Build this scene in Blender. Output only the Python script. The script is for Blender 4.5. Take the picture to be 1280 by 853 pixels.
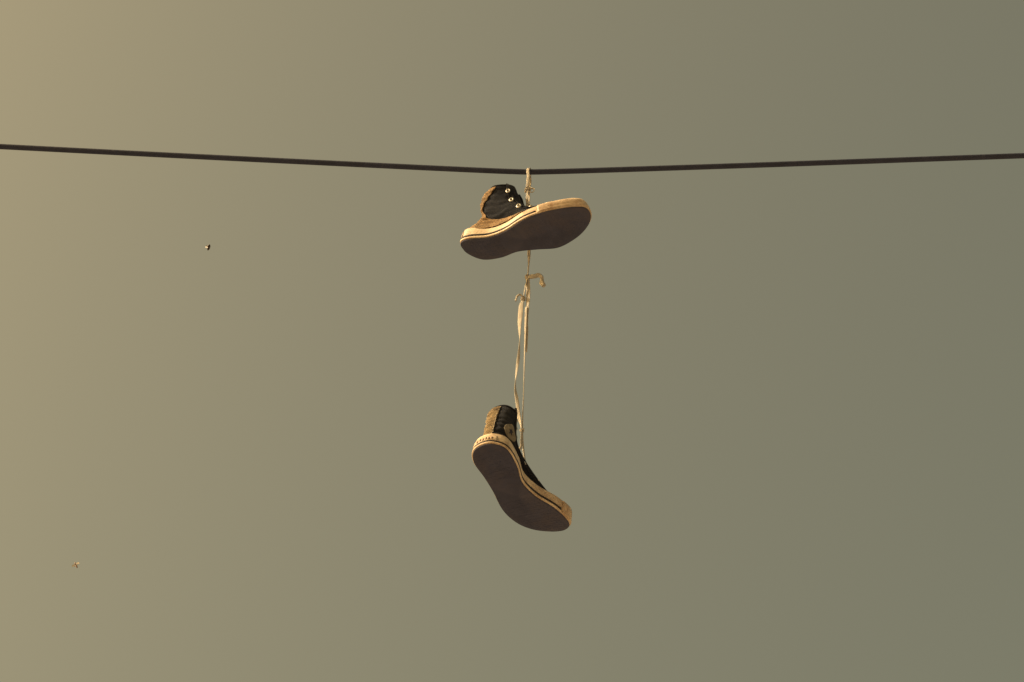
import bpy, math, random
import numpy as np
from mathutils import Matrix, Vector, noise

# ------------------------------------------------------------------ scene, camera, sky, sun
for o in list(bpy.data.objects):
    bpy.data.objects.remove(o, do_unlink=True)
scene = bpy.context.scene
COL = scene.collection
random.seed(4)
RNG = np.random.default_rng(4)

EL = math.radians(45)                 # the camera looks up at 45 degrees
EYE = np.array([0.0, 0.0, 1.65])
LENS = 85.0
cam_data = bpy.data.cameras.new('camera')
cam_data.lens = LENS
cam_data.sensor_width = 36
cam_data.clip_end = 3000
cam = bpy.data.objects.new('camera', cam_data)
COL.objects.link(cam)
cam.location = EYE
cam.rotation_euler = (math.pi / 2 + EL, 0, 0)
scene.camera = cam

SUN_DIR = np.array([-0.98, -0.13, 0.0])
SUN_EL = math.radians(36)
SUN_DIR = SUN_DIR / np.linalg.norm(SUN_DIR)
world = bpy.data.worlds.new('World')
scene.world = world
world.use_nodes = True
nt = world.node_tree
nt.nodes.clear()
sky = nt.nodes.new('ShaderNodeTexSky')
sky.sky_type = 'NISHITA'
sky.sun_disc = False
sky.sun_elevation = SUN_EL
# rotation 0 = sun towards +Y, turning clockwise seen from above
sky.sun_rotation = math.atan2(SUN_DIR[0], SUN_DIR[1])
sky.air_density = 1.0
sky.dust_density = 10.0
sky.ozone_density = 1.0
tint = nt.nodes.new('ShaderNodeMix')
tint.data_type = 'RGBA'
tint.blend_type = 'MULTIPLY'
tint.inputs[0].default_value = 1.0
tint.inputs[7].default_value = (1.265, 0.965, 0.455, 1)     # warm brown toning of the whole picture
bg = nt.nodes.new('ShaderNodeBackground')
bg.inputs['Strength'].default_value = 0.15
wo = nt.nodes.new('ShaderNodeOutputWorld')
nt.links.new(sky.outputs[0], tint.inputs[6])
nt.links.new(tint.outputs[2], bg.inputs[0])
nt.links.new(bg.outputs[0], wo.inputs[0])

sd = bpy.data.lights.new('sun', 'SUN')
sd.energy = 5.0
sd.angle = math.radians(0.5)
sd.color = (1.0, 0.83, 0.60)
so = bpy.data.objects.new('sun', sd)
COL.objects.link(so)
sv = Vector((SUN_DIR[0] * math.cos(SUN_EL), SUN_DIR[1] * math.cos(SUN_EL), math.sin(SUN_EL)))
so.rotation_euler = sv.to_track_quat('Z', 'Y').to_euler()
so.location = (-20, -15, 20)

vs = scene.view_settings
vs.view_transform = 'Standard'
vs.look = 'None'
vs.exposure = 0.05
vs.gamma = 1.0
vs.use_curve_mapping = False

# ------------------------------------------------------------------ pixel helpers (photo is 1280 x 853)
FPX = LENS / 36 * 1280
RT = np.array([1, 0, 0.0])
FW = np.array([0, math.cos(EL), math.sin(EL)])
UP = np.array([0, -math.sin(EL), math.cos(EL)])


def ray(px, py):
    return FW * FPX + RT * (px - 640) + UP * (426.5 - py)


def at_y(px, py, y):
    """the point of the pixel's ray that lies y metres ahead of the camera"""
    v = ray(px, py)
    return EYE + v * (y - EYE[1]) / v[1]


def at_d(px, py, d):
    return EYE + ray(px, py) / FPX * d


# ------------------------------------------------------------------ materials
def mat(name, col, rough=0.7, var=0.25, scale=60, bump=0.0, bscale=300, spec=0.3, col2=None,
        metallic=0.0, kind='noise', sheen=0.0, stain=None, stain_amt=0.0):
    m = bpy.data.materials.new(name)
    m.use_nodes = True
    t = m.node_tree
    b = t.nodes['Principled BSDF']
    b.inputs['Roughness'].default_value = rough
    b.inputs['Specular IOR Level'].default_value = spec
    b.inputs['Metallic'].default_value = metallic
    if sheen:
        b.inputs['Sheen Weight'].default_value = sheen
    tc = t.nodes.new('ShaderNodeTexCoord')
    n = t.nodes.new('ShaderNodeTexNoise')
    n.inputs['Scale'].default_value = scale
    n.inputs['Detail'].default_value = 6
    n.inputs['Roughness'].default_value = 0.65
    t.links.new(tc.outputs['Object'], n.inputs['Vector'])
    r = t.nodes.new('ShaderNodeValToRGB')
    r.color_ramp.elements[0].position = 0.3
    r.color_ramp.elements[1].position = 0.72
    c2 = col2 or tuple(c * (1 - var) for c in col)
    r.color_ramp.elements[0].color = (*c2, 1)
    r.color_ramp.elements[1].color = (*col, 1)
    t.links.new(n.outputs['Fac'], r.inputs['Fac'])
    out = r.outputs['Color']
    if stain:
        n2 = t.nodes.new('ShaderNodeTexNoise')
        n2.inputs['Scale'].default_value = scale * 0.35
        n2.inputs['Detail'].default_value = 9
        n2.inputs['Roughness'].default_value = 0.75
        t.links.new(tc.outputs['Object'], n2.inputs['Vector'])
        r2 = t.nodes.new('ShaderNodeValToRGB')
        r2.color_ramp.elements[0].position = 0.47
        r2.color_ramp.elements[1].position = 0.68
        r2.color_ramp.elements[0].color = (0, 0, 0, 1)
        r2.color_ramp.elements[1].color = (stain_amt,) * 3 + (1,)
        t.links.new(n2.outputs['Fac'], r2.inputs['Fac'])
        mx = t.nodes.new('ShaderNodeMix')
        mx.data_type = 'RGBA'
        t.links.new(r2.outputs['Color'], mx.inputs[0])
        t.links.new(out, mx.inputs[6])
        mx.inputs[7].default_value = (*stain, 1)
        out = mx.outputs[2]
    t.links.new(out, b.inputs['Base Color'])
    if bump:
        if kind == 'weave':
            w = t.nodes.new('ShaderNodeTexWave')
            w.inputs['Scale'].default_value = bscale
            w.inputs['Distortion'].default_value = 1.5
            w2 = t.nodes.new('ShaderNodeTexWave')
            w2.bands_direction = 'Z'
            w2.inputs['Scale'].default_value = bscale
            w2.inputs['Distortion'].default_value = 1.5
            ad = t.nodes.new('ShaderNodeMath')
            t.links.new(tc.outputs['Object'], w.inputs['Vector'])
            t.links.new(tc.outputs['Object'], w2.inputs['Vector'])
            t.links.new(w.outputs['Fac'], ad.inputs[0])
            t.links.new(w2.outputs['Fac'], ad.inputs[1])
            h = ad.outputs[0]
        elif kind == 'tread':
            v = t.nodes.new('ShaderNodeTexVoronoi')
            v.inputs['Scale'].default_value = bscale
            v.inputs['Randomness'].default_value = 0.0
            t.links.new(tc.outputs['Object'], v.inputs['Vector'])
            h = v.outputs['Distance']
        else:
            n3 = t.nodes.new('ShaderNodeTexNoise')
            n3.inputs['Scale'].default_value = bscale
            n3.inputs['Detail'].default_value = 4
            t.links.new(tc.outputs['Object'], n3.inputs['Vector'])
            h = n3.outputs['Fac']
        bp = t.nodes.new('ShaderNodeBump')
        bp.inputs['Strength'].default_value = bump
        bp.inputs['Distance'].default_value = 0.002
        t.links.new(h, bp.inputs['Height'])
        t.links.new(bp.outputs['Normal'], b.inputs['Normal'])
    return m


M = {
    'canvas': mat('black_canvas', (0.017, 0.019, 0.027), 0.95, 0.35, 45, 0.5, 260, 0.12, kind='weave', sheen=0.05),
    'strip': mat('sunlit_faded_tan_canvas', (0.47, 0.31, 0.165), 0.95, 0.55, 70, 0.5, 260, 0.1, kind='weave',  # faded cloth with warm sunlight put into the colour
                 stain=(0.10, 0.075, 0.05), stain_amt=0.9),
    'strip_olive': mat('sunlit_faded_olive_canvas', (0.33, 0.245, 0.135), 0.95, 0.6, 75, 0.5, 260, 0.1, kind='weave',  # lower shoe: darker fading, with dimmer sunlight put into the colour
                       stain=(0.07, 0.05, 0.035), stain_amt=0.95),
    'rubber': mat('aged_cream_rubber', (0.75, 0.59, 0.395), 0.55, 0.3, 50, 0.25, 220, 0.35,
                  stain=(0.27, 0.145, 0.065), stain_amt=0.85),
    'sole': mat('worn_dark_sole_rubber', (0.070, 0.072, 0.108), 0.9, 0.3, 26, 0.35, 140, 0.12,
                stain=(0.105, 0.09, 0.10), stain_amt=0.6),
    'stripe': mat('dark_rubber_stripe', (0.03, 0.022, 0.02), 0.7, 0.2),
    'metal': mat('dull_eyelet_metal', (0.62, 0.58, 0.50), 0.42, 0.3, 200, metallic=0.85),
    'lace': mat('cream_cotton_lace', (0.84, 0.76, 0.62), 0.95, 0.25, 120, 0.7, 500, 0.1, kind='weave',
                stain=(0.34, 0.23, 0.14), stain_amt=0.3),
    'tip': mat('lace_tip_plastic', (0.34, 0.22, 0.15), 0.5, 0.2),
    'patch': mat('cream_patch', (0.29, 0.25, 0.185), 0.85, 0.5, 80, stain=(0.10, 0.075, 0.05), stain_amt=0.8),
    'ink': mat('patch_ink', (0.03, 0.03, 0.05), 0.8, 0.2),
    'cable': mat('black_cable_sheath', (0.030, 0.035, 0.066), 0.7, 0.35, 30, 0.25, 120, 0.35),
    'insect': mat('insect_body', (0.035, 0.02, 0.012), 0.4, 0.4, 600),
    'insect2': mat('insect_body_pale', (0.34, 0.24, 0.19), 0.5, 0.4, 600),
    'wing': mat('insect_wing', (0.62, 0.58, 0.50), 0.4, 0.2, 400),
    'ground': mat('dry_pale_ground', (0.32, 0.29, 0.26), 0.95, 0.35, 0.6, 0.4, 8, 0.1),
}


def link_mesh(name, verts, faces, m, parent=None, smooth=True):
    me = bpy.data.meshes.new(name)
    me.from_pydata([tuple(map(float, v)) for v in verts], [], faces)
    me.materials.append(m)
    if smooth:
        me.polygons.foreach_set('use_smooth', [True] * len(me.polygons))
    me.update()
    o = bpy.data.objects.new(name, me)
    COL.objects.link(o)
    if parent:
        o.parent = parent
    return o


def empty(name, loc, rot=None):
    o = bpy.data.objects.new(name, None)
    COL.objects.link(o)
    if rot is not None:
        mw = Matrix([list(map(float, r)) for r in rot]).to_4x4()
        mw.translation = Vector(tuple(map(float, loc)))
        o.matrix_world = mw
    else:
        o.location = loc
    o.empty_display_size = 0.05
    return o


def tag(o, label=None, cat=None, group=None, kind=None):
    for k, v in (('label', label), ('category', cat), ('group', group), ('kind', kind)):
        if v:
            o[k] = v
    return o


# ------------------------------------------------------------------ ground (far below the frame)
def build_ground():
    n = 24
    xs = np.sign(np.linspace(-1, 1, n)) * np.abs(np.linspace(-1, 1, n)) ** 3 * 1200
    v, f = [], []
    for j, y in enumerate(xs):
        for i, x in enumerate(xs):
            v.append((x, y, 0.15 * noise.noise((x * 0.05, y * 0.05, 0)) if abs(x) + abs(y) > 20 else 0.0))
    for j in range(n - 1):
        for i in range(n - 1):
            a = j * n + i
            f.append((a, a + 1, a + n + 1, a + n))
    return tag(link_mesh('ground', v, f, M['ground']), kind='structure')


build_ground()


# ------------------------------------------------------------------ tubes and ribbons
def smooth_path(pts, n=8):
    """Catmull-Rom through rows of numbers (position, width, ...)"""
    p = np.array(pts, float)
    p = np.vstack([2 * p[0] - p[1], p, 2 * p[-1] - p[-2]])
    out = []
    for i in range(1, len(p) - 2):
        a, b, c, d = p[i - 1], p[i], p[i + 1], p[i + 2]
        for t in np.arange(n) / n:
            out.append(.5 * ((2 * b) + (c - a) * t + (2 * a - 5 * b + 4 * c - d) * t * t + (3 * b - a - 3 * c + d) * t ** 3))
    out.append(p[-2])
    return np.array(out)


def sweep(path, w, th, ang, seg=10, flat=2.6):
    """sweep a flat rounded section along a path: w width, th thickness, ang roll of the flat side"""
    path = np.asarray(path)
    n = len(path)
    tan = np.gradient(path, axis=0)
    tan /= np.linalg.norm(tan, axis=1)[:, None] + 1e-12
    nrm = np.cross(tan[0], [0.3, 1, 0.1])
    nrm /= np.linalg.norm(nrm)
    v, f = [], []
    for i in range(n):
        nrm = nrm - tan[i] * (nrm @ tan[i])
        nrm /= np.linalg.norm(nrm)
        bi = np.cross(tan[i], nrm)
        ca, sa = math.cos(ang[i]), math.sin(ang[i])
        e1 = nrm * ca + bi * sa
        e2 = bi * ca - nrm * sa
        for k in range(seg):
            a = 2 * math.pi * k / seg
            cx = np.sign(math.cos(a)) * abs(math.cos(a)) ** (2 / flat)
            cy = np.sign(math.sin(a)) * abs(math.sin(a)) ** (2 / flat)
            v.append(path[i] + e1 * cx * w[i] / 2 + e2 * cy * th[i] / 2)
    for i in range(n - 1):
        for k in range(seg):
            a, b = i * seg + k, i * seg + (k + 1) % seg
            f.append((a, b, b + seg, a + seg))
    f.append(tuple(range(seg))[::-1])
    f.append(tuple(range((n - 1) * seg, n * seg)))
    return v, f


# ------------------------------------------------------------------ the overhead cable
WIRE_Y = 3.375
def wire_pt(px, py):
    return at_y(px, py, WIRE_Y)


def build_wire():
    knots = [(0, 183.4), (160, 191.6), (320, 199.6), (480, 207.4), (560, 211.2), (615, 213.7), (645, 214.8), (662, 215.2), (680, 214.9),
             (720, 213.9), (800, 211.4), (960, 206.1), (1120, 200.4), (1280, 194.8)]
    p = [wire_pt(*k) for k in knots]
    l = p[0] + (p[0] - p[1]) / np.linalg.norm(p[0] - p[1]) * 9
    r = p[-1] + (p[-1] - p[-2]) / np.linalg.norm(p[-1] - p[-2]) * 9
    mid_ = smooth_path(p, 10)
    path = np.vstack([l + (mid_[0] - l) * np.linspace(0, 1, 12)[:-1, None], mid_, mid_[-1] + (r - mid_[-1]) * np.linspace(0, 1, 12)[1:, None]])
    n = len(path)
    d = np.full(n, 0.0118)
    v, f = sweep(path, d, d, np.zeros(n), seg=20, flat=2.0)
    o = link_mesh('overhead_cable', v, f, M['cable'])
    return tag(o, 'taut black overhead cable bent down slightly where the sneakers hang', 'cable')


build_wire()

# ------------------------------------------------------------------ the sneakers
# sole outline of a right shoe, heel at x = 0, toe at x = 0.285, +y is the inner side
CTRL = np.array([(0, 0), (0.008, .020), (0.03, .032), (0.07, .033), (0.11, .030), (0.15, .036), (0.19, .047), (0.225, .049), (0.255, .040),
                 (0.277, .024), (0.285, .006), (.282, -.012), (.265, -.032), (.235, -.046), (.20, -.052), (.16, -.048), (.11, -.040),
                 (.07, -.036), (.03, -.033), (.008, -.021)])
NSUB = 8


def closed_spline(c, n):
    out = []
    m = len(c)
    for i in range(m):
        a, b, d, e = c[i - 1], c[i], c[(i + 1) % m], c[(i + 2) % m]
        for t in np.arange(n) / n:
            out.append(.5 * ((2 * b) + (d - a) * t + (2 * a - 5 * b + 4 * d - e) * t * t + (3 * b - a - 3 * d + e) * t ** 3))
    return np.array(out)


NU = len(CTRL) * NSUB
ITOE = 10 * NSUB                      # column index of the toe
SIDE = np.where(np.arange(NU) <= ITOE, 1.0, -1.0)


def set_outline(offsets):
    """outline of one shoe: the control points pushed outward (mm) where that shoe is worn wider or narrower"""
    global OUT, ONRM
    t = np.roll(CTRL, -1, 0) - np.roll(CTRL, 1, 0)
    t /= np.linalg.norm(t, axis=1)[:, None]
    c = CTRL + np.stack([-t[:, 1], t[:, 0]], -1) * np.array(offsets)[:, None] / 1000
    OUT = closed_spline(c, NSUB)
    OUT[:, 0] = np.maximum(OUT[:, 0], 0)
    t = np.roll(OUT, -1, 0) - np.roll(OUT, 1, 0)
    t /= np.linalg.norm(t, axis=1)[:, None]
    ONRM = np.stack([-t[:, 1], t[:, 0]], -1)


def rot_vec(v):
    th = np.linalg.norm(v)
    k = v / th
    K = np.array([[0, -k[2], k[1]], [k[2], 0, -k[0]], [-k[1], k[0], 0]])
    return np.eye(3) + np.sin(th) * K + (1 - np.cos(th)) * K @ K


class Shoe:
    def __init__(self, pose, mir, rings, seed, wrinkle=0.0018):
        self.p = np.array(pose)
        self.q = self.p[6:11]
        self.mir = mir
        self.seed = seed
        self.wr = wrinkle
        self.R = rot_vec(self.p[:3])
        self.T = self.p[3:6]
        self.rings = np.array(rings, float)     # z, xb, xf, width scale, roundness, half width, sideways shift

    def deform(self, P):
        """worn bend, twist and sweep of the whole shoe"""
        P = np.asarray(P, float)
        q = self.q
        x, y, z = P[:, 0], P[:, 1] * self.mir * q[4], P[:, 2]
        s = x - .14
        y = y + q[3] * s * s
        a = q[2] * s
        y2 = y * np.cos(a) - z * np.sin(a)
        z2 = y * np.sin(a) + z * np.cos(a)
        t = np.maximum(0, x - .17)
        slope = q[1] * s + q[0] * t
        zs = q[1] * s * s / 2 + q[0] * t ** 2 / 2
        xs = x - .5 * slope * zs
        return np.stack([xs - np.sin(slope) * z2 - .14, y2, zs + np.cos(slope) * z2], -1)

    def world(self, P):
        return self.deform(P) @ self.R.T + self.T

    def part(self, name, verts, faces, m, parent, smooth=True):
        if self.mir < 0:
            faces = [tuple(reversed(f)) for f in faces]
        return link_mesh(name, self.deform(verts), faces, m, parent, smooth)

    # ---- canvas surface: u = column (float), t = 0..1 from the sole to the collar
    def ring_row(self, t):
        R = self.rings
        k = t * (len(R) - 1)
        i = min(int(k), len(R) - 2)
        f = k - i
        a, b, c, d = R[max(i - 1, 0)], R[i], R[i + 1], R[min(i + 2, len(R) - 1)]
        return .5 * ((2 * b) + (c - a) * f + (2 * a - 5 * b + 4 * c - d) * f * f + (3 * b - a - 3 * c + d) * f ** 3)

    def surf_ring(self, t, inset=0.0):
        z, xb, xf, ws, beta, hw, sh = self.ring_row(t)[:7]
        xi = np.clip(OUT[:, 0] / OUT[:, 0].max(), 0, 1)
        x = xb + (xf - xb) * xi
        ell = SIDE * hw * np.power(np.clip(4 * xi * (1 - xi), 0, 1), 0.45)
        y = OUT[:, 1] * ws * (1 - beta) + ell * beta + sh
        zz = np.full(NU, z)
        # collar dips at the sides
        top = max(0, (t - .8) / .2)
        zz = zz - top * .006 * np.sin(np.pi * xi) + top * .004 * xi
        P = np.stack([x, y, zz], -1)
        if z > .033:
            amp = self.wr * min(1, (z - .033) / .02)
            for i in range(NU):
                q = P[i]
                n1 = noise.noise((q[0] * 45 + self.seed, q[1] * 45, q[2] * 75))
                n2 = noise.noise((q[0] * 16 + self.seed, q[1] * 16 + 7, q[2] * 30))
                n3 = math.sin((q[2] * 430 + 5.5 * noise.noise((q[0] * 25, q[1] * 25, self.seed)))) * (1 - xi[i])
                ridge = 1 - 2 * abs(noise.noise((q[0] * 13 + 2 * self.seed, q[1] * 13, q[2] * 120 + q[0] * 26)))
                heel = max(0.0, 1 - xi[i] / .45)
                dsp = amp * (0.7 * n1 + 1.5 * n2 + self.crease * n3 - 2.0 * heel * max(ridge, 0) ** 2)
                P[i, :2] += ONRM[i] * dsp
        return P

    def surf(self, u, t):
        P = self.surf_ring(t)
        i = int(math.floor(u))
        f = u - i
        return P[i % NU] * (1 - f) + P[(i + 1) % NU] * f

    def normal(self, u, t):
        e = .01
        a = self.surf(u + .6, t) - self.surf(u - .6, t)
        b = self.surf(u, min(1, t + e)) - self.surf(u, t - e)
        n = np.cross(a, b)
        n /= np.linalg.norm(n) + 1e-12
        i = int(round(u)) % NU
        if n[:2] @ ONRM[i] < 0:
            n = -n
        return n


def band(shoe, cols, prof, closed=True):
    """a band round the outline: prof = function(column) -> list of (offset, z) closing on itself"""
    v, f = [], []
    m = None
    for c in cols:
        pr = prof(c)
        m = len(pr)
        for off, z in pr:
            q = OUT[c % NU] + ONRM[c % NU] * off
            v.append((q[0], q[1], z))
    n = len(cols)
    for i in range(n if closed else n - 1):
        j = (i + 1) % n
        for k in range(m):
            l = (k + 1) % m
            f.append((i * m + l, j * m + l, j * m + k, i * m + k))
    if not closed:
        f.append(tuple(range(m))[::-1])
        f.append(tuple(range((n - 1) * m, n * m)))
    return v, f


def torus(center, nrm, R, r, seg=18, rs=8, flat=0.6):
    nrm = np.array(nrm) / np.linalg.norm(nrm)
    a = np.cross(nrm, [0.2, 0.1, 1.0])
    a /= np.linalg.norm(a)
    b = np.cross(nrm, a)
    v, f = [], []
    for i in range(seg):
        t = 2 * math.pi * i / seg
        d = a * math.cos(t) + b * math.sin(t)
        for j in range(rs):
            s = 2 * math.pi * j / rs
            v.append(center + d * (R + r * math.cos(s)) + nrm * r * flat * math.sin(s))
    for i in range(seg):
        for j in range(rs):
            f.append((i * rs + j, ((i + 1) % seg) * rs + j, ((i + 1) % seg) * rs + (j + 1) % rs, i * rs + (j + 1) % rs))
    return v, f


def disc_on(shoe, u0, t0, pts, lift, thick):
    """a thin plate that follows the canvas: pts = outline in metres round and up the ankle"""
    ring = shoe.surf_ring(t0)[:ITOE]
    arc = np.concatenate([[0], np.cumsum(np.linalg.norm(np.diff(ring, axis=0), axis=1))])
    mid = np.interp(u0, np.arange(ITOE), arc)
    et = np.linalg.norm(shoe.surf(u0, t0 + .03) - shoe.surf(u0, t0 - .03)) / .06

    def put(a, b, h):
        u, t = float(np.interp(mid + a, arc, np.arange(ITOE))), t0 + b / et
        q = shoe.surf(u, t)
        n = ONRM[int(round(u)) % NU]
        return q + np.array([n[0], n[1], 0.1]) * h
    m = len(pts)
    v = [put(0, 0, lift + thick)]
    for s in (.34, .67, 1.0):
        v += [put(x * s, y * s, lift + thick) for x, y in pts]
    v += [put(x, y, lift) for x, y in pts]
    f = [(0, 1 + i, 1 + (i + 1) % m) for i in range(m)]
    for k in range(3):
        o = 1 + k * m
        f += [(o + i, o + m + i, o + m + (i + 1) % m, o + (i + 1) % m) for i in range(m)]
    return v, f


def build_sneaker(S, label, patch_side):
    root = empty('canvas_sneaker', S.T, S.R)
    tag(root, label, 'sneaker', 'pair of sneakers hanging from the cable')
    fh = lambda c: S.fox + 0.008 * np.exp(-(OUT[c % NU][0] / .05) ** 2) + 0.004 * np.exp(-((OUT[c % NU][0] - .285) / .05) ** 2)

    # outsole: a slab with a slightly cupped, worn underside
    v, f = [], []
    rings_s = [(1.0, .0035), (1.0, .0012), (.985, 0.0), (.93, 0.0006), (.8, .0010), (.6, .0012), (.4, .0012), (.2, .0012)]
    cx = np.array([.14, 0])
    spine = np.stack([OUT[:, 0], np.interp(OUT[:, 0], [0, .07, .11, .19, .285], [0, -.0015, -.005, -.0025, .0])], -1)
    for s, z in rings_s:
        for i in range(NU):
            ctr = spine[i] * [1, 1]
            ctr = np.array([.04 + (ctr[0] - .04) * .82 if True else 0, ctr[1]])
            q = ctr + (OUT[i] - ctr) * s
            v.append((q[0], q[1], z))
    for k in range(len(rings_s) - 1):
        for i in range(NU):
            j = (i + 1) % NU
            f.append((k * NU + i, (k + 1) * NU + i, (k + 1) * NU + j, k * NU + j))
    # close the middle strip column to column
    k = (len(rings_s) - 1) * NU
    for i in range(ITOE - 1):
        a, b = k + i, k + i + 1
        c, d = k + (NU - i - 1) % NU, k + (NU - i) % NU
        if i == 0:
            f.append((a, c, b))
        else:
            f.append((a, d, c, b))
    S.part('outsole', v, f, M['sole'], root)

    # moulded wavy ribs under the forefoot and the heel
    def width_at(x):
        h = ITOE
        return np.interp(x, OUT[1:h, 0], OUT[1:h, 1]), np.interp(x, OUT[:h:-1, 0], OUT[:h:-1, 1])
    for x0 in list(np.arange(.022, .085, .009)) + list(np.arange(.150, .268, .009)):
        hi_, lo_ = width_at(x0)
        hi_, lo_ = hi_ - .0085, lo_ + .0085
        if hi_ - lo_ < .012:
            continue
        vv, ff = [], []
        nb = 13
        for k_ in range(nb):
            y_ = lo_ + (hi_ - lo_) * k_ / (nb - 1)
            xw = x0 + .0016 * (1 if k_ % 2 else -1)
            vv += [(xw - .0022, y_, .0014), (xw - .0014, y_, .0006), (xw + .0014, y_, .0006), (xw + .0022, y_, .0014)]
        for k_ in range(nb - 1):
            for j_ in range(3):
                a_ = k_ * 4 + j_
                ff.append((a_ + 1, a_, a_ + 4, a_ + 5))
        S.part('tread_rib', vv, ff, M['sole'], root, smooth=False)

    # foxing: the rubber side band, thin lip at the outsole, groove, then the wall
    def prof(c):
        h = fh(c)
        return [(-.010, .0036), (.0016, .0036), (.0022, .0050), (.0022, .0075), (.0008, .0084), (.0002, .0092), (.0004, h * .6),
                (-.0010, h - .002), (-.0022, h), (-.0050, h), (-.0085, h - .003)]
    v, f = band(S, list(range(NU)), prof)
    fox = S.part('foxing', v, f, M['rubber'], root)
    cols = [c % NU for c in range(ITOE + S.bump + 1, ITOE + NU - S.bump)]
    pr = lambda c: [(.0000, .0084), (.0018, .0087), (.0022, .0108), (.0018, .0128), (.0000, .0131)]
    v, f = band(S, cols, pr, closed=False)
    S.part('pinstripe', v, f, M['stripe'], fox)
    # toe bumper: a second strip of rubber round the toe, ending in a step on either side
    cols = [c for c in range(ITOE - S.bump, ITOE + S.bump + 1)]
    def prb(c):
        h = fh(c) - .0015
        return [(.0005, .0050), (.0030, .0058), (.0034, .0085), (.0030, h * .5), (.0034, h * .55), (.0026, h - .004), (.0012, h), (-.0015, h)]
    v, f = band(S, cols, prb, closed=False)
    S.part('toe_bumper', v, f, M['rubber'], fox)
    # heel label with its worn lettering
    cols = [c % NU for c in range(-9, 10)]
    pl = lambda c: [(.0000, .0125), (.0020, .0130), (.0022, .0190), (.0014, .0275), (.0, .0280)]
    v, f = band(S, cols, pl, closed=False)
    hl = S.part('heel_label', v, f, M['rubber'], root)
    for i, (c0, c1) in enumerate(((-5, -4), (-3, -2), (-1, 0), (1, 2), (3, 4), (5, 6))):
        cc = [c % NU for c in (c0, c1)]
        a = .016 + .0012 * (i % 2)
        pm = lambda c: [(.0012, a), (.0031, a), (.0027, a + .006), (.0012, a + .006)]
        v, f = band(S, cc, pm, closed=False)
        S.part('letter_mark', v, f, M['tip'], hl)

    # canvas upper
    nt_ = 110
    rows = [S.surf_ring(k / (nt_ - 1)) for k in range(nt_)]
    zr = [S.ring_row(k / (nt_ - 1)) for k in range(nt_)]
    gap = [i for i in range(NU) if OUT[i, 0] / OUT[:, 0].max() > .963]
    g0, g1 = min(gap), max(gap)
    v = np.concatenate(rows)
    f = []
    for k in range(nt_ - 1):
        opened = zr[k][2] < S.throat
        for i in range(NU):
            j = (i + 1) % NU
            if opened and g0 <= i < g1:
                continue
            f.append((k * NU + j, k * NU + i, (k + 1) * NU + i, (k + 1) * NU + j))
    up = S.part('upper', v, f, M['canvas'], root)
    md = up.modifiers.new('thickness', 'SOLIDIFY')
    md.thickness = .0024
    md.offset = -1
    # folded binding along the collar
    vv, ff = [], []
    cols = [i % NU for i in range(g1, g0 + NU + 1)]
    path = np.array([S.surf_ring(1.0)[c] for c in cols])
    w = np.full(len(path), .0042)
    vv, ff = sweep(path, w, w, np.zeros(len(path)), 8, 2.0)
    S.part('collar_binding', vv, ff, M['canvas'], up)
    # stitched facing along the eyelets
    for side in (1, -1):
        cols = [g0 - k for k in range(0, 16)] if side > 0 else [g1 + k for k in range(0, 16)]
        vv, ff = [], []
        ts = [k / (nt_ - 1) for k in range(nt_) if zr[k][2] < S.throat - .002]
        for t in ts:
            P = S.surf_ring(t)
            for c in cols:
                q = P[c % NU]
                n = np.array([*ONRM[c % NU], .35])
                vv.append(q + n / np.linalg.norm(n) * .0008)
        m = len(cols)
        for a in range(len(ts) - 1):
            for b in range(m - 1):
                qd = (a * m + b, a * m + b + 1, (a + 1) * m + b + 1, (a + 1) * m + b)
                ff.append(qd if side > 0 else qd[::-1])
        fc = S.part('eyelet_facing', vv, ff, M['canvas'], up)
        fm = fc.modifiers.new('thickness', 'SOLIDIFY')
        fm.thickness = .0016
        fm.offset = 1

    # eyelets
    t_at = lambda z: float(np.interp(z, [r[0] for r in zr], np.linspace(0, 1, nt_)))
    EYE_Z = S.eye_z
    eyes = {}
    for side in (1, -1):
        u = g0 - S.eye_off if side > 0 else g1 + S.eye_off
        for k, z in enumerate(EYE_Z):
            t = t_at(z)
            c = S.surf(u, t)
            n = np.array([*ONRM[int(round(u)) % NU], .12])
            n[0] *= .35
            n /= np.linalg.norm(n)
            if k == 0:
                n = S.normal(u, t)
            eyes[(side, k)] = c + n * .002
            vv, ff = torus(c + n * .0030, n, .0044, .0021)
            S.part('eyelet', vv, ff, M['metal'], root)

    # tongue under the opening
    vv, ff = [], []
    tz = np.linspace(t_at(S.tongue_z), 1.0, 26)
    for t in tz:
        r = S.ring_row(t)
        over = max(0, (t - .86) / .14)
        for k in range(15):
            a = -1 + 2 * k / 14
            y = a * .026
            x = r[2] - .0055 - .010 * a * a - .004 * over
            vv.append((x, y + r[6], r[0] + .006 * over * (1 - .35 * a * a)))
    for i in range(len(tz) - 1):
        for k in range(14):
            ff.append((i * 15 + k, i * 15 + k + 1, (i + 1) * 15 + k + 1, (i + 1) * 15 + k))
    tg = S.part('tongue', vv, ff, M['canvas'], root)
    tm = tg.modifiers.new('thickness', 'SOLIDIFY')
    tm.thickness = .004
    tm.offset = 0

    # rubber toe cap over the toe box
    vv, ff = [], []
    ts = np.linspace(t_at(.026), t_at(S.cap_z), 14)
    cols = list(range(ITOE - S.bump + 6, ITOE + S.bump - 5))
    for t in ts:
        P = S.surf_ring(t)
        for c in cols:
            q = P[c % NU]
            n = np.array([*ONRM[c % NU], .8])
            vv.append(q + n / np.linalg.norm(n) * .0012)
    m = len(cols)
    for a in range(len(ts) - 1):
        for b in range(m - 1):
            ff.append((a * m + b + 1, a * m + b, (a + 1) * m + b, (a + 1) * m + b + 1))
    # cover the top of the toe box between the two edges of the last row
    a = (len(ts) - 1) * m
    for b in range(m // 2 - 1):
        ff.append((a + b + 1, a + b, a + m - 1 - b, a + m - 2 - b))
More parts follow.
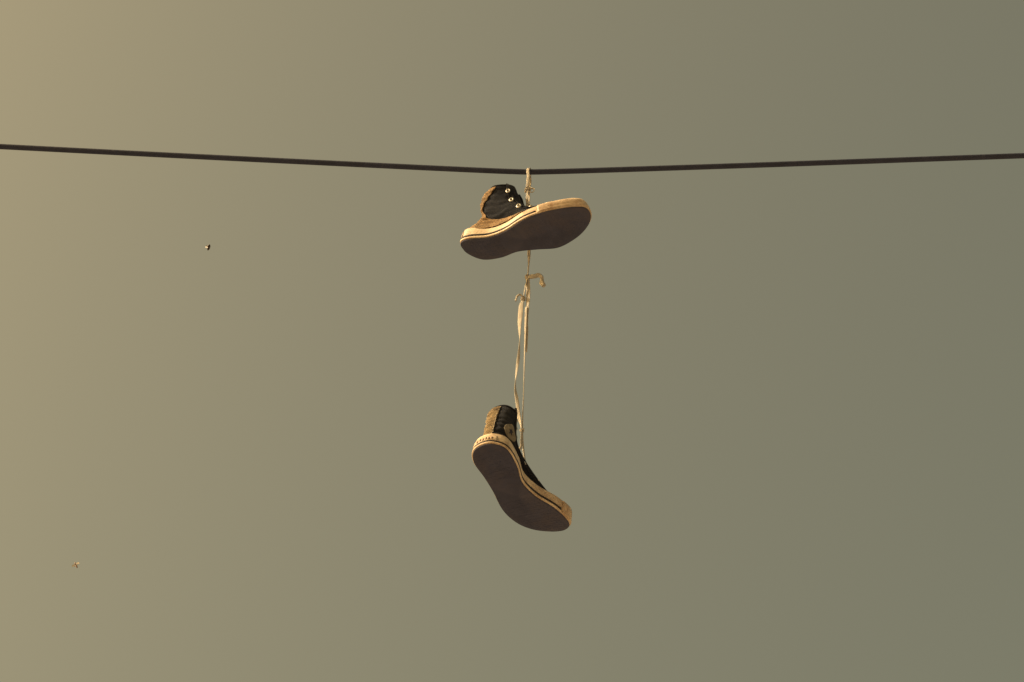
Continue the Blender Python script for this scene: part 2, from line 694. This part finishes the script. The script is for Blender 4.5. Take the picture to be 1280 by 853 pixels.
    tcap = S.part('toe_cap', vv, ff, M['rubber'], root)
    cm = tcap.modifiers.new('thickness', 'SOLIDIFY')
    cm.thickness = .002
    cm.offset = 1

    # heel strip, sunlight painted in as tan, flaring into a counter at the foot
    vv, ff = [], []
    ts = np.linspace(t_at(.029), t_at(S.rings[-1][0] - .004), 80)
    nc = 25
    for t in ts:
        z = S.ring_row(t)[0]
        zk = [.03, .045, .06, .085, .11, .14]
        lo, hi = -np.interp(z, zk, S.strip_lo), np.interp(z, zk, S.strip_hi)
        for k in range(nc):
            u = lo + (hi - lo) * k / (nc - 1) + (2.6 * noise.noise((z * 55, S.seed, k / nc)) if k in (0, nc - 1) else 0)
            c = S.surf(u % NU, t)
            n = ONRM[int(round(u)) % NU]
            vv.append(c + np.array([n[0], n[1], 0]) * (.0010 + .0005 * math.sin(z * 520)))
    for a in range(len(ts) - 1):
        for b in range(nc - 1):
            ff.append((a * nc + b + 1, a * nc + b, (a + 1) * nc + b, (a + 1) * nc + b + 1))
    hs = S.part('heel_strip', vv, ff, M[S.strip_mat], root)
    hm = hs.modifiers.new('thickness', 'SOLIDIFY')
    hm.thickness = .0012
    hm.offset = 1
    tag(hs, 'creased strip running up the heel, golden sunlight painted into its tan')
    for edge in (1, nc - 2):
        path = np.array([vv[a * nc + edge] + np.array([*ONRM[0], 0]) * 0 for a in range(len(ts))])
        path = path + (path - np.array([.09, 0, 0]) - path * [0, 0, 1]) * .012
        w = np.full(len(path), .0013)
        sv_, sf_ = sweep(path, w, w, np.zeros(len(path)), 6, 2.0)
        S.part('stitching', sv_, sf_, M['lace'], hs)

    # round ankle patch with a star, on the inner side
    if patch_side:
        u0 = S.patch[0] * NSUB
        t0 = t_at(S.patch[1])
        ring = [(.0175 * math.cos(2 * math.pi * k / 32), .0175 * math.sin(2 * math.pi * k / 32)) for k in range(32)]
        vv, ff = disc_on(S, u0, t0, ring, .0018, .0010)
        pa = S.part('ankle_patch', vv, ff, M['patch'], root, smooth=False)
        tag(pa, 'round off-white ankle patch with a dark star')
        star = []
        for k in range(10):
            rr = .0075 if k % 2 == 0 else .0032
            star.append((rr * math.sin(math.pi * k / 5), rr * math.cos(math.pi * k / 5)))
        vv, ff = disc_on(S, u0, t0, star, .0030, .0005)
        S.part('star', vv, ff, M['ink'], pa, smooth=False)
    S.eyes = eyes
    S.root = root
    return root


# pose: rotation vector, centre of the sole, then toe spring, bow, twist, sweep, width
POSE_A = [0.1198, 0.0152, -0.4227, 0.0274, 3.3649, 5.307, -0.0437, 1.9604, -0.1939, -0.2128, 1.0609]
POSE_B = [0.0921, 0.1557, 1.0333, 0.0124, 3.4427, 4.6743, 2.5595, 1.1458, 1.2153, -0.0656, 1.0135]
WEAR_A = [0.3, -0.3, 2.8, 1.2, -3.7, -0.9, 2.8, -1.4, -0.8, 1.1, 2.9, 2.6, -2.3, -2.0, 1.6, 5.5, -2.5, -5.2, 0.3, 4.3]
WEAR_B = [-0.9, 0.0, 4.4, 2.2, -5.3, -5.3, 0.7, 2.1, 3.1, -2.0, -2.0, 0.6, 0.6, -1.3, -2.4, 0.8, -1.7, -1.6, 1.4, 2.2]
# z, back x, front x, outline scale, roundness, half width, sideways shift
LOW = [(.004, .005, .279, .92, 0, .03, 0), (.018, .005, .279, .92, 0, .03, 0)]
RINGS_A = LOW + [(.030, .005, .277, .90, 0, .03, 0), (.036, .006, .271, .82, .02, .033, 0), (.041, .008, .262, .73, .06, .034, 0),
           (.046, .011, .246, .65, .12, .034, 0), (.050, .015, .222, .61, .22, .034, 0), (.055, .020, .198, .62, .34, .034, 0),
           (.062, .027, .176, .66, .5, .034, 0), (.072, .032, .160, .68, .7, .034, 0), (.084, .029, .148, .7, .85, .034, 0),
           (.098, .021, .138, .7, 1, .034, 0), (.113, .020, .131, .7, 1, .034, 0), (.127, .027, .126, .7, 1, .034, 0), (.138, .042, .119, .7, 1, .032, 0)]
RINGS_B = LOW + [(.031, .005, .277, .88, 0, .03, 0), (.034, .006, .271, .78, .02, .033, 0), (.037, .007, .262, .66, .06, .034, 0),
           (.040, .008, .246, .56, .12, .032, 0), (.043, .009, .215, .50, .22, .030, 0), (.047, .010, .165, .47, .34, .029, 0),
           (.053, .011, .122, .50, .5, .028, 0), (.063, 0.013, 0.092, .58, .7, 0.0255, 0), (.077, 0.013, 0.078, .66, .85, 0.0255, 0),
           (.094, 0.013, 0.072, .7, 1, 0.0255, 0), (.114, 0.013, 0.068, .7, 1, 0.0255, 0), (.134, 0.015, 0.066, .7, 1, 0.0255, 0), (.151, 0.020, 0.063, .7, 1, 0.0245, 0)]
SA = Shoe(POSE_A, 1, RINGS_A, 3.1, .0022)
SB = Shoe(POSE_B, -1, RINGS_B, 11.7, .0018)
SA.fox, SB.fox, SA.crease, SB.crease = .027, .032, .45, .55
SA.bump, SB.bump = 33, 27
SA.eye_off, SB.eye_off = 12.5, 8.5
SA.strip_mat, SB.strip_mat = 'strip', 'strip_olive'
SA.strip_lo, SA.strip_hi = [40, 36, 22, 13, 30, 40], [34, 26, 12, 9, 12, 14]
SB.strip_lo, SB.strip_hi = [20, 18, 18, 18, 18, 18], [7, 6, 5, 6, 7, 9]
SA.eye_z, SA.throat, SA.patch, SA.tongue_z, SA.cap_z = (.0535, .069, .093, .118), .200, (4.0, .085), .050, .0475
SB.eye_z, SB.throat, SB.patch, SB.tongue_z, SB.cap_z = (.0465, .054, .072, .093, .115, .137), .175, (4.25, .076), .043, .0408
set_outline(WEAR_A)
build_sneaker(SA, 'black canvas high-top sneaker hanging level just below the cable, toe bent upward', True)
set_outline(WEAR_B)
build_sneaker(SB, 'black canvas high-top sneaker dangling low on the long laces, far below the cable', True)


# ------------------------------------------------------------------ laces
def lace_part(name, rows, m, parent, n=8, seg=10, wob=0.0, thick=.0017):
    """rows: (px, py, y, width mm, roll) in photo pixels with the depth of the hanging lace"""
    pts = []
    for r in rows:
        p = at_y(r[0], r[1], r[2]) if not isinstance(r[0], np.ndarray) else r[0]
        rest = r[3:] if not isinstance(r[0], np.ndarray) else r[1:]
        pts.append([*p, rest[0] / 1000, rest[1]])
    s = smooth_path(pts, n)
    path = s[:, :3].copy()
    if wob:
        for i in range(len(path)):
            path[i] += np.array([noise.noise((path[i][2] * 60, 3, 1)), noise.noise((path[i][2] * 60, 9, 5)), 0]) * wob
    w = s[:, 3]
    th = np.minimum(w, np.full(len(w), thick))
    v, f = sweep(path, w, th, s[:, 4], seg, 2.8)
    org = Vector(parent.location)
    v = [np.array(q) - np.array(org) for q in v]
    return link_mesh(name, v, f, m, parent)


def knot(name, rows_c, rad, m, parent, turns=2.5, w=4.5):
    """a lump of lace wrapped round itself"""
    c = rows_c
    pts = []
    n = int(turns * 10)
    for i in range(n + 1):
        t = i / n
        a = 2 * math.pi * turns * t
        pts.append((c + np.array([math.cos(a) * rad, math.sin(a) * rad, (t - .5) * rad * 2.6 + .35 * rad * math.sin(a * 1.3)]), w, a * .3))
    return lace_part(name, pts, m, parent, n=3)


WY = WIRE_Y
top = at_y(660, 215.2, WY)
sa_eye = lambda s, k: SA.world(np.array([SA.eyes[(s, k)]]))[0]
sb_eye = lambda s, k: SB.world(np.array([SB.eyes[(s, k)]]))[0]
LA = empty('shoelace', at_y(660, 215.2, WY))
tag(LA, 'short cream shoelace looped over the cable and knotted above the upper sneaker', 'shoelace', 'shoelaces of the hanging pair')
r = 0.0085
kA = at_y(659.5, 238, WY - .004)
mid = sa_eye(-1, 0) * .5 + sa_eye(1, 0) * .5
lace_part('loop', [(kA + [-.001, -.004, 0], 6.5, 0.2), (top + [0.000, -r - .002, -.03], 6.5, 0.1), (top + [0, -r, -.004], 7, 0), (top + [.001, -r * .6, r * .75], 7.5, 0),
                   (top + [.002, 0, r], 7.5, 0), (top + [.003, r * .7, r * .6], 7, 0), (top + [.004, r, -.006], 6.5, .1), (top + [.004, r * .8, -.03], 6, .3), (kA + [.003, .004, 0], 6, .4)],
          M['lace'], LA, wob=.001)
knot('knot', kA, .0048, M['lace'], LA, 2.2, 4.5)
lace_part('bow_loop', [(kA, 4, 0), (at_y(662, 236.5, WY - .006), 4, .3), (at_y(665.5, 235.5, WY - .009), 4, .8), (at_y(668, 237.5, WY - .008), 4, 1.2), (at_y(665.5, 240.6, WY - .006), 4, 1.4),
                       (at_y(661.5, 240, WY - .004), 4, 1.6)], M['lace'], LA)
lace_part('strand', [(kA, 6, .2), (at_y(659, 246, WY - .006), 6, .1), (at_y(659, 256, WY - .007), 6.5, 0), (at_y(658.5, 263, WY - .008), 5, .4), (sa_eye(-1, 1) + [0, 0, .003], 4, .8), (sa_eye(-1, 1) + [0, .004, -.004], 4, 1)], M['lace'], LA, wob=.0008)
lace_part('strand', [(kA + [.002, .003, 0], 5, .2), (at_y(661.5, 247, WY + .004), 5, .4), (at_y(661.5, 258, WY + .006), 5, .5), (sa_eye(1, 1) + [0, 0, .004], 4, .8), (sa_eye(1, 1) + [0, .003, -.004], 4, 1)], M['lace'], LA, wob=.0008)


def lacing(S, w, rows, parent):
    for k0 in rows:
        a, b = S.world(np.array([S.eyes[(-1, k0)]]))[0], S.world(np.array([S.eyes[(1, k0)]]))[0]
        upv = S.R[:, 2]
        m_ = (a + b) / 2 + upv * .004 + S.R[:, 0] * .006
        lace_part('lace_bar', [(a - upv * .002, 5, 1.5), (a + upv * .002, 6, 1.5), (m_, 6.5, 1.5), (b + upv * .002, 6, 1.5), (b - upv * .002, 5, 1.5)], M['lace'], parent)


lacing(SA, 6, (0, 1), LA)

LB = empty('shoelace', at_y(660, 312, 3.42))
tag(LB, 'long cream shoelace with frayed knots and curled ends carrying the lower sneaker', 'shoelace', 'shoelaces of the hanging pair')
eR, eL = sb_eye(-1, 1), sb_eye(1, 1)
k1 = at_y(659.5, 347, 3.424)
k2 = at_y(654, 374, 3.426)
yB = eL[1] - .012
# from the first knot, behind the upper sneaker, down to the double knot
lace_part('strand', [(kA + [.003, .006, -.002], 5, .3), (at_y(661.5, 252, 3.392), 5, .5), (at_y(661, 275, 3.41), 5, .7), (at_y(661.3, 300, 3.418), 9, .6), (at_y(661.3, 318, 3.416), 9, .3),
                     (at_y(660.8, 332, 3.424), 5, .6), (k1, 4, .8)], M['lace'], LB, wob=.0008)
knot('knot', k1, .0034, M['lace'], LB, 2.0, 5)
lace_part('lace_end', [(k1, 5, .2), (at_y(663, 346.2, 3.419), 8.8, .1), (at_y(668, 345.6, 3.416), 8.8, .3), (at_y(673, 344.3, 3.414), 8.8, .2), (at_y(676.5, 346.2, 3.413), 8.1, .5), (at_y(677.5, 350, 3.413), 6.9, .9),
                       (at_y(677, 353, 3.412), 10.6, .7), (at_y(680, 357.5, 3.412), 8.8, .5)], M['lace'], LB, thick=.0075)
lace_part('strand', [(k1, 8, .1), (at_y(660, 358, 3.424), 9, .1), (at_y(660.2, 372, 3.424), 9.5, .2), (at_y(659.5, 386, 3.425), 7, .4), (at_y(658.6, 400, 3.426), 6, .2), (at_y(658.7, 420, 3.427), 5.5, .3), (at_y(658, 440, 3.428), 4, .6)], M['lace'], LB, wob=.0008)
lace_part('strand', [(k1, 4, .5), (at_y(656.5, 360, 3.422), 3.5, .8), (k2, 4, .9)], M['lace'], LB)
knot('knot', k2, .0035, M['lace'], LB, 2.0, 3.6)
lace_part('lace_end', [(k2, 4, .2), (at_y(652, 369.8, 3.420), 4, .2), (at_y(649, 368.6, 3.418), 4, .3), (at_y(646.2, 371.5, 3.416), 3.5, .3), (at_y(644.6, 376.5, 3.415), 3, .3)], M['lace'], LB, thick=.003)
# twisted flat strand on the left
lw = [(k2, 5, .2), (at_y(651.5, 382, 3.426), 10.1, .1), (at_y(650.3, 395, 3.427), 10.8, .2), (at_y(649.6, 408, 3.428), 8.8, .4), (at_y(649.7, 424, 3.43), 6.1, 1.2), (at_y(648.6, 442, 3.431), 6.1, 2.2),
      (at_y(646.6, 458, 3.432), 6.1, 3.2), (at_y(644.6, 474, 3.433), 6.1, 4.2), (at_y(644, 486, 3.434), 6.8, 5.0), (at_y(645.8, 498, 3.435), 6.8, 5.9), (at_y(647.6, 512, 3.437), 6.8, 6.3), (at_y(648.6, 521, 3.438), 8.1, 6.5),
      (at_y(651, 530, 3.440), 6.8, 7.2), (at_y(652, 542, 3.441), 6.1, 8.0)]
lace_part('strand', lw + [(at_y(651.5, 552, 3.442), 5, 8.6), (at_y(649.5, 562, 3.443), 5, 9.0), (eR + [0, 0, .003], 4, 9.2), (eR - [0, 0, .004], 4, 9.2)], M['lace'], LB)
lace_part('strand', [(at_y(657.8, 384, 3.423), 6, .3), (at_y(656.8, 410, 3.424), 5.5, .5), (at_y(655.9, 440, 3.428), 4.2, .8), (at_y(655, 470, 3.432), 4, 1.1), (at_y(654.2, 500, 3.436), 4, 1.4), (at_y(653.2, 525, 3.44), 4.2, 1.7),
                     (at_y(653, 545, 3.444), 4.5, 2.0), (at_y(654, 560, 3.447), 4.5, 2.3), (eL + [0, 0, .003], 4, 2.4), (eL - [0, 0, .004], 4, 2.4)], M['lace'], LB)
knot('knot', at_y(652.6, 538, 3.441), .003, M['lace'], LB, 1.5, 3.6)
lacing(SB, 6, (0, 1), LB)


# ------------------------------------------------------------------ two small flying insects
def ellipsoid(c, r, seg=12, rs=8, taper=0.0):
    v, f = [], []
    for i in range(rs + 1):
        a = math.pi * i / rs
        for j in range(seg):
            b = 2 * math.pi * j / seg
            k = 1 + taper * math.cos(a)
            v.append((c[0] + r[0] * math.cos(a), c[1] + r[1] * math.sin(a) * math.cos(b) * k, c[2] + r[2] * math.sin(a) * math.sin(b) * k))
    for i in range(rs):
        for j in range(seg):
            f.append((i * seg + j, i * seg + (j + 1) % seg, (i + 1) * seg + (j + 1) % seg, (i + 1) * seg + j))
    return v, f


def insect(loc, head, back, size, body, label, wing=1.0, fold=.35, fat=1.0):
    """head and back: directions the head and the back point to"""
    x = np.array(head) / np.linalg.norm(head)
    z = np.array(back) - x * (np.array(back) @ x)
    z /= np.linalg.norm(z)
    e = empty('flying_insect', loc, np.stack([x, np.cross(z, x), z], 1))
    e.scale = (size,) * 3
    tag(e, label, 'insect', 'small insects in flight')
    v, f = [], []
    for c, r, t in (((-.35, 0, 0), (.42, .17, .16), .25), ((.15, 0, .02), (.22, .19, .18), 0), ((.42, 0, .0), (.13, .15, .13), 0)):
        a, b = ellipsoid(c, (r[0], r[1] * fat, r[2] * fat), taper=t)
        n = len(v)
        v += a
        f += [tuple(i + n for i in q) for q in b]
    link_mesh('body', v, f, body, e)
    for s in (1, -1):
        ol = [(.2, .1), (.25, .45), (.1, .8), (-.15, .92), (-.35, .75), (-.3, .45), (-.05, .15)]
        v = [(x * wing, s * y * wing, .14 + fold * y * wing + d) for d in (.012, -.012) for x, y in ol]
        n = len(ol)
        f = [tuple(range(n)), tuple(range(2 * n - 1, n - 1, -1))] + [(i, i + n, (i + 1) % n + n, (i + 1) % n) for i in range(n)]
        link_mesh('wing', v, f, M['wing'], e, smooth=False)
        for q in (-.02, .12, .26):
            p = smooth_path([(q, s * .12, -.1), (q - .03, s * .3, -.12), (q - .1, s * .38, -.34)], 4)
            w = np.full(len(p), .035)
            lv, lf = sweep(p, w, w, np.zeros(len(p)), 5, 2.0)
            link_mesh('leg', lv, lf, body, e)
    return e


insect(at_d(261, 309, 4.6), UP + RT * .25 + FW * .3, -RT - FW * .25, .0092, M['insect'],
       'small dark insect with one sunlit pale wing, level with the upper sneaker', .62, .9, 1.7)
insect(at_d(94.8, 706.3, 4.4), UP * .8 - RT * .5 + FW * .5, -FW + UP * .4, .0098, M['insect2'],
       'tiny pale insect with reddish body and spread wings, lower than the sneakers', .85, .25)
